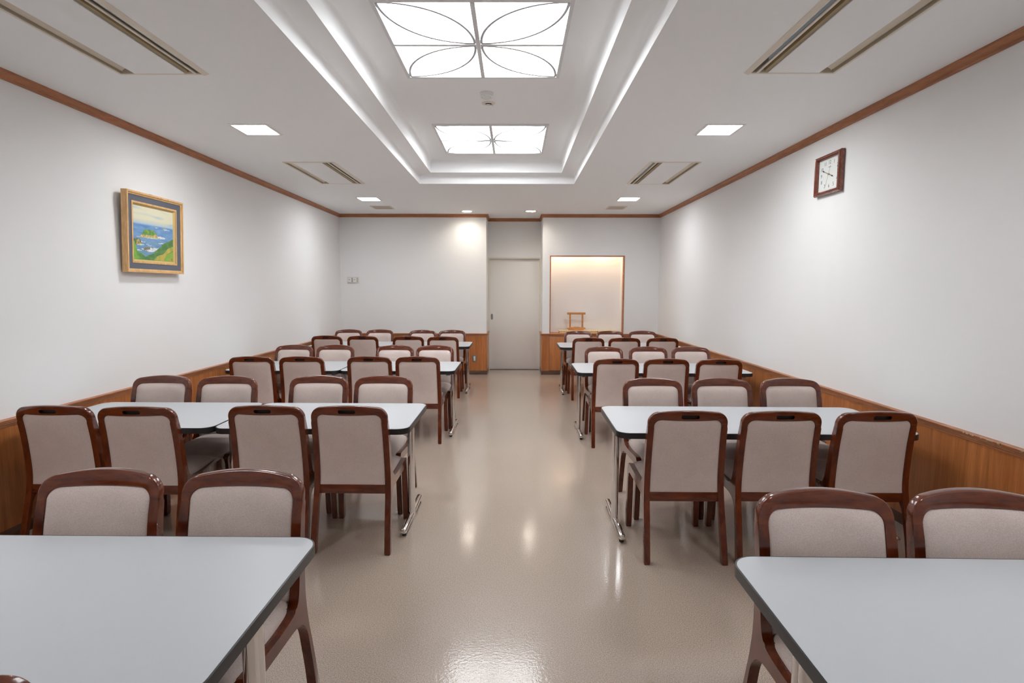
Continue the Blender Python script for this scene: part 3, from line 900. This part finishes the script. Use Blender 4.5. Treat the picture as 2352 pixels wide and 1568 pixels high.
def paint(u, v):
    u2 = u + .008 * nz(u, v, 22, 1); v2 = v + .008 * nz(u, v, 22, 5)
    hz = hor[0][1] + (hor[1][1] - hor[0][1]) * u
    mixc = lambda a, b, t: tuple(a[i] + (b[i] - a[i]) * max(0, min(1, t)) for i in range(3))
    if v > hz:
        t = (v - hz) / (1 - hz)
        col = mixc((178, 196, 204), (222, 216, 188), t * 3.2)
        s = nz(u * .5, v * 2.2, 5, 9)
        col = mixc(col, (176, 198, 202), (s - .08) * 2.4)
        col = mixc(col, (150, 180, 210), 1 - t * 14)
    else:
        t = (hz - v) / hz
        col = mixc((104, 146, 196), (122, 158, 196), t * 2.2)
        col = mixc(col, (108, 148, 172), (t - .35) * 2.5)
        col = mixc(col, (126, 164, 176), (t - .75) * 3)
        col = mixc(col, (88, 130, 182), nz(u * .6, v * 2.5, 9, 2) * 1.3)
        col = mixc(col, (140, 172, 196), nz(u * .6, v * 3, 12, 6) * .9)
    for f in foam:
        if inside(f, u2, v2): col = mixc((226, 228, 226), (170, 190, 200), nz(u, v, 30, 3) + .1)
    for f in smalls:
        if inside(f, u2, v2): col = (196, 180, 132)
    if inside(isl, u2, v2): col = mixc((92, 142, 70), (140, 164, 84), nz(u, v, 18, 4) * 1.6 + .3)
    if inside(isl_rock, u2, v2): col = mixc((216, 192, 120), (156, 140, 104), nz(u, v, 26, 7) * 1.3 + .25)
    if inside(cliff, u2, v2): col = mixc((86, 110, 76), (120, 138, 92), nz(u, v, 20, 8) + .3)
    if inside(cliff_t, u2, v2): col = mixc((212, 170, 96), (120, 126, 84), nz(u, v, 20, 12) + .3)
    if inside(rock, u2, v2): col = mixc((158, 132, 96), (120, 104, 84), nz(u, v, 30, 2) + .4)
    if inside(rock2, u2, v2): col = (120, 110, 98)
    if inside(lslope, u2, v2): col = mixc((124, 174, 70), (84, 132, 74), (u - .06) * 6 + nz(u, v, 14, 3) * .8)
    if inside(rhill, u2, v2): col = mixc((78, 124, 72), (112, 146, 80), nz(u, v, 12, 3) * 1.5 + .3)
    if inside(yel, u2, v2): col = mixc((196, 172, 84), (150, 162, 84), nz(u, v, 12, 5) * 1.4 + .2)
    if inside(rgreen, u2, v2): col = mixc((130, 172, 76), (160, 172, 84), nz(u, v, 12, 11) * 1.4 + .2)
    if abs(u - .955) < .008 and abs(v - .045) < .022: col = (170, 60, 60)
    return lin(*[max(0, min(255, q)) for q in col])
cw, chh = PW - 2 * .104, PH - 2 * .104
NU, NV = 130, 110
bm = new()
cl = bm.loops.layers.float_color.new('paint')
grid = [[bm.verts.new((.027, -cw / 2 + cw * i / NU, .104 + chh * j / NV)) for i in range(NU + 1)] for j in range(NV + 1)]
cols = [[paint(i / NU, j / NV) for i in range(NU + 1)] for j in range(NV + 1)]
for j in range(NV):
    for i in range(NU):
        f = bm.faces.new((grid[j][i], grid[j][i + 1], grid[j + 1][i + 1], grid[j + 1][i]))
        for lp, (jj, ii) in zip(f.loops, ((j, i), (j, i + 1), (j + 1, i + 1), (j + 1, i))): lp[cl] = cols[jj][ii]
# board behind the painted face
b0 = [bm.verts.new((.014, y, z)) for y, z in ((-cw / 2, .104), (cw / 2, .104), (cw / 2, .104 + chh), (-cw / 2, .104 + chh))]
bm.faces.new(b0)
mat_canvas = mat('canvas_paint', (1, 1, 1, 1), .7)
an = mat_canvas.node_tree.nodes.new('ShaderNodeAttribute'); an.attribute_name = 'paint'
set_col(mat_canvas, an.outputs['Color'])
bump(mat_canvas, noise(mat_canvas, tex_coord(mat_canvas), 300, 2), .2, .001)
to_obj('canvas', bm, mat_canvas, pt, smooth=0)

# clock (local: x out of the wall toward the room is -x world; y along wall, z up)
CW, CHT = .366, .318
ck = thing('wall_clock', 'rectangular brown-framed wall clock on the right wall', 'clock', (XR - .001, 4.577, 2.292), 0)
ck.rotation_euler = (0, 0, PI)           # local +x points into the room, local +y points toward the camera
def cring(name, w0, w1, d_out, d_in, m, d0=0.0):
    bm = new(); rings = []
    for wv, d in ((w0, d0), (w0, d_out), ((w0 + w1) / 2, max(d_out, d_in) + .005), (w1, d_in), (w1, d0)):
        rings.append([bm.verts.new((d, y, z)) for y, z in ((-CW / 2 + wv, wv), (CW / 2 - wv, wv), (CW / 2 - wv, CHT - wv), (-CW / 2 + wv, CHT - wv))])
    for k in range(5):
        A, B = rings[k], rings[(k + 1) % 5]
        for i in range(4): bm.faces.new((A[i], A[(i + 1) % 4], B[(i + 1) % 4], B[i]))
    return to_obj(name, bm, m, ck, smooth=20)
cring('clock_frame', 0, .014, .030, .036, mat_clockw, .004)
cring('clock_frame', .014, .032, .038, .030, mat_clockw, .004)
bx('clock_back', (.004, .010, -CW / 2 + .01, CW / 2 - .01, .01, CHT - .01), mat_dark, ck)
fy, fz = CW / 2 - .032, CHT / 2 - .032
face = bx('clock_face', (.010, .014, -fy, fy, CHT / 2 - fz, CHT / 2 + fz), mat_face, ck)
bm = new()
for q in ((-fy + .012, fy - .012, fz - .0125, fz - .0115), (-fy + .012, fy - .012, -fz + .0115, -fz + .0125)): box(bm, .0138, .0143, q[0], q[1], CHT / 2 + q[2], CHT / 2 + q[3])
for q in (-fy + .012, fy - .013): box(bm, .0138, .0143, q, q + .001, CHT / 2 - fz + .012, CHT / 2 + fz - .012)
to_obj('minute_track', bm, mat('pale_ink', lin(176, 180, 182), .5), face, smooth=0)
def text_obj(body, size, y, z, x, m, parent, name):
    cu = bpy.data.curves.new(name, 'FONT'); cu.body = body; cu.size = size; cu.align_x = 'CENTER'; cu.align_y = 'CENTER'
    cu.extrude = .0002; cu.resolution_u = 3
    to = bpy.data.objects.new('tmp', cu); COL.objects.link(to)
    bpy.context.view_layer.update()
    me = bpy.data.meshes.new_from_object(to.evaluated_get(bpy.context.evaluated_depsgraph_get()))
    bpy.data.objects.remove(to)
    for vtx in me.vertices:
        a, b, c_ = vtx.co
        vtx.co = (x + c_, y + a * .82, z + b)         # text reads along local +y seen from the room
    me.materials.clear(); me.materials.append(m)
    return link(name, me, parent)
for k in range(1, 13):
    a = PI / 2 - k * PI / 6
    s = 1 / max(abs(math.cos(a)), abs(math.sin(a)))
    s = 1 + (s - 1) * .62
    yy, zz = (fy - .036) * math.cos(a) * s, (fz - .034) * math.sin(a) * s
    text_obj(str(k), .042, yy, CHT / 2 + zz, .0144, mat_ink, face, 'numeral')
bx('maker_mark', (.0141, .0144, -.018, .018, CHT / 2 + .0545, CHT / 2 + .0585), mat_ink, face)
def hand(name, ang, L, tail, wd, x, m, blob=None):
    bm = new(); a = PI / 2 - ang; d = Vector((math.cos(a), math.sin(a))); n_ = Vector((-d.y, d.x))
    pts = [(-tail, wd), (L * .86, wd * .8), (L, .0004)]
    if blob: pts = [(-tail, wd), (blob - .012, wd * .8), (blob - .005, .006), (blob + .002, .006), (blob + .012, wd * .7), (L, .0004)]
    pl = [d * s_ + n_ * q for s_, q in pts] + [d * s_ - n_ * q for s_, q in pts[::-1]]
    prism(bm, [(p.x, p.y) for p in pl], lambda p, q, tt: (tt, p, CHT / 2 + q), x, x + .0012)
    to_obj(name, bm, m, ck, smooth=0)
hand('hour_hand', math.radians(114.5), .074, .0, .0022, .018, mat_ink, .052)
hand('minute_hand', math.radians(294), .108, .0, .0018, .020, mat_ink, .082)
hand('second_hand', math.radians(202), .118, .07, .0009, .022, mat('second_grey', lin(150, 152, 156), .4))
bm = new(); lathe(bm, [(0, 0), (.006, 0), (.006, .010), (.003, .013), (0, .013)], 16)
for vtx in bm.verts: vtx.co = Vector((.0145 + vtx.co.z, vtx.co.x, CHT / 2 + vtx.co.y))
to_obj('hand_hub', bm, mat_brass, ck)

# control plate on the far wall
t = thing('wall_switch_plate', 'white double control plate on the far wall at left', 'switch plate', (-2.850, YB, 1.623))
bx('back_box', (-.099, .099, -.012, 0, 0, .107), mat_cream, t, bev=.003)
for x, w_ in ((-.060, .034), (.032, .034)):
    c1 = bx('switch_cover', (x - w_, x + w_, -.034, -.012, .012, .094), mat_white, t, bev=.003)
    bx('display_mark', (x - .014, x + .014, -.0348, -.0338, .058, .064), mat_ink, c1)
bm = new()
for x in (-.013, .078):
    for z in (.022, .060): prism(bm, rrect(x - .008 if x < 0 else x - .003, x + .008 if x < 0 else x + .003, z, z + .028, .0028, 3), lambda a, b, tt: (a, tt, b), -.016, -.011)
to_obj('finger_notch', bm, mat('notch_grey', lin(150, 142, 148), .6), t)

# outlet on the far wainscot
t = thing('wall_outlet', 'grey plate wall outlet on the far wood wainscot beside the door', 'outlet', (-.712, YB - .0095, .228))
bx('outlet_plate', (-.035, .035, -.007, 0, 0, .120), mat_outlet, t, bev=.002)
pl = bx('socket_face', (-.016, .016, -.009, -.006, .020, .098), mat_cream, t, bev=.001)
bm = new()
for z in (.034, .058, .080):
    for x in (-.006, .004): box(bm, x, x + .002, -.0095, -.0085, z, z + .009)
to_obj('socket_slots', bm, mat_dark, pl, smooth=0)

# cabinet under the niche
t = thing('niche_cabinet', 'built-in wooden cabinet under the lit niche', 'cabinet', ((NX0 + NX1) / 2, YB, 0))
hw = (NX1 - NX0) / 2
bx('cabinet_body', (-hw + .001, hw - .001, -.008, .028, .072, WZ1 - .001), mat('cabinet_gap', lin(62, 34, 18), .7), t)
for k in range(3):
    x0 = -hw + k * 2 * hw / 3; x1 = x0 + 2 * hw / 3
    bx('cabinet_door', (x0 + .002, x1 - .002, -.019, -.0082, .076, WZ1 - .006), mat_wains, t, bev=.0015)

# things in the niche
zl = ZRAIL + .001
ny = YB + .20
t = thing('wooden_display_stand', 'orange wooden display stand with two posts in the niche', 'display stand', (1.12, ny, zl + .046))
bx('crossbar', (-.165, .165, -.018, .018, .285, .322), mat_pale, t, bev=.003)
for x in (-.112, .112): bx('post', (x - .015, x + .015, -.012, .012, .030, .286), mat_pale, t, bev=.002)
bm = new()
prof = [(-.135, 0), (.140, 0), (.135, .018), (.172, .022), (.165, .040), (.140, .052), (.085, .056), (.055, .058), (.035, .064), (.018, .067), (.0, .060), (-.018, .067), (-.04, .062), (-.055, .058), (-.085, .056), (-.130, .052), (-.165, .038), (-.172, .022), (-.140, .018)]
prism(bm, prof, lambda a, b, tt: (a, tt, b), -.055, -.030)
to_obj('base_board', bm, mat_pale, t)
bx('base_block', (-.14, .14, -.030, .05, 0, .032), mat_pale, t, bev=.002)
o = to_obj('low_tray', box(box(new(), -.335, .335, -.10, .10, 0, .044, .003), -.345, .345, -.105, .105, .034, .046, .002), mat_pale2)
o.location = (1.145, ny - .01, zl); tag(o, 'low pale wooden tray under the display stand in the niche', 'tray')
o = to_obj('low_tray', box(box(new(), -.17, .17, -.07, .07, 0, .036, .003), -.176, .176, -.075, .075, .028, .038, .002), mat_pale2)
o.location = (1.690, ny + .07, zl); tag(o, 'low pale wooden tray at the right end of the niche', 'tray')
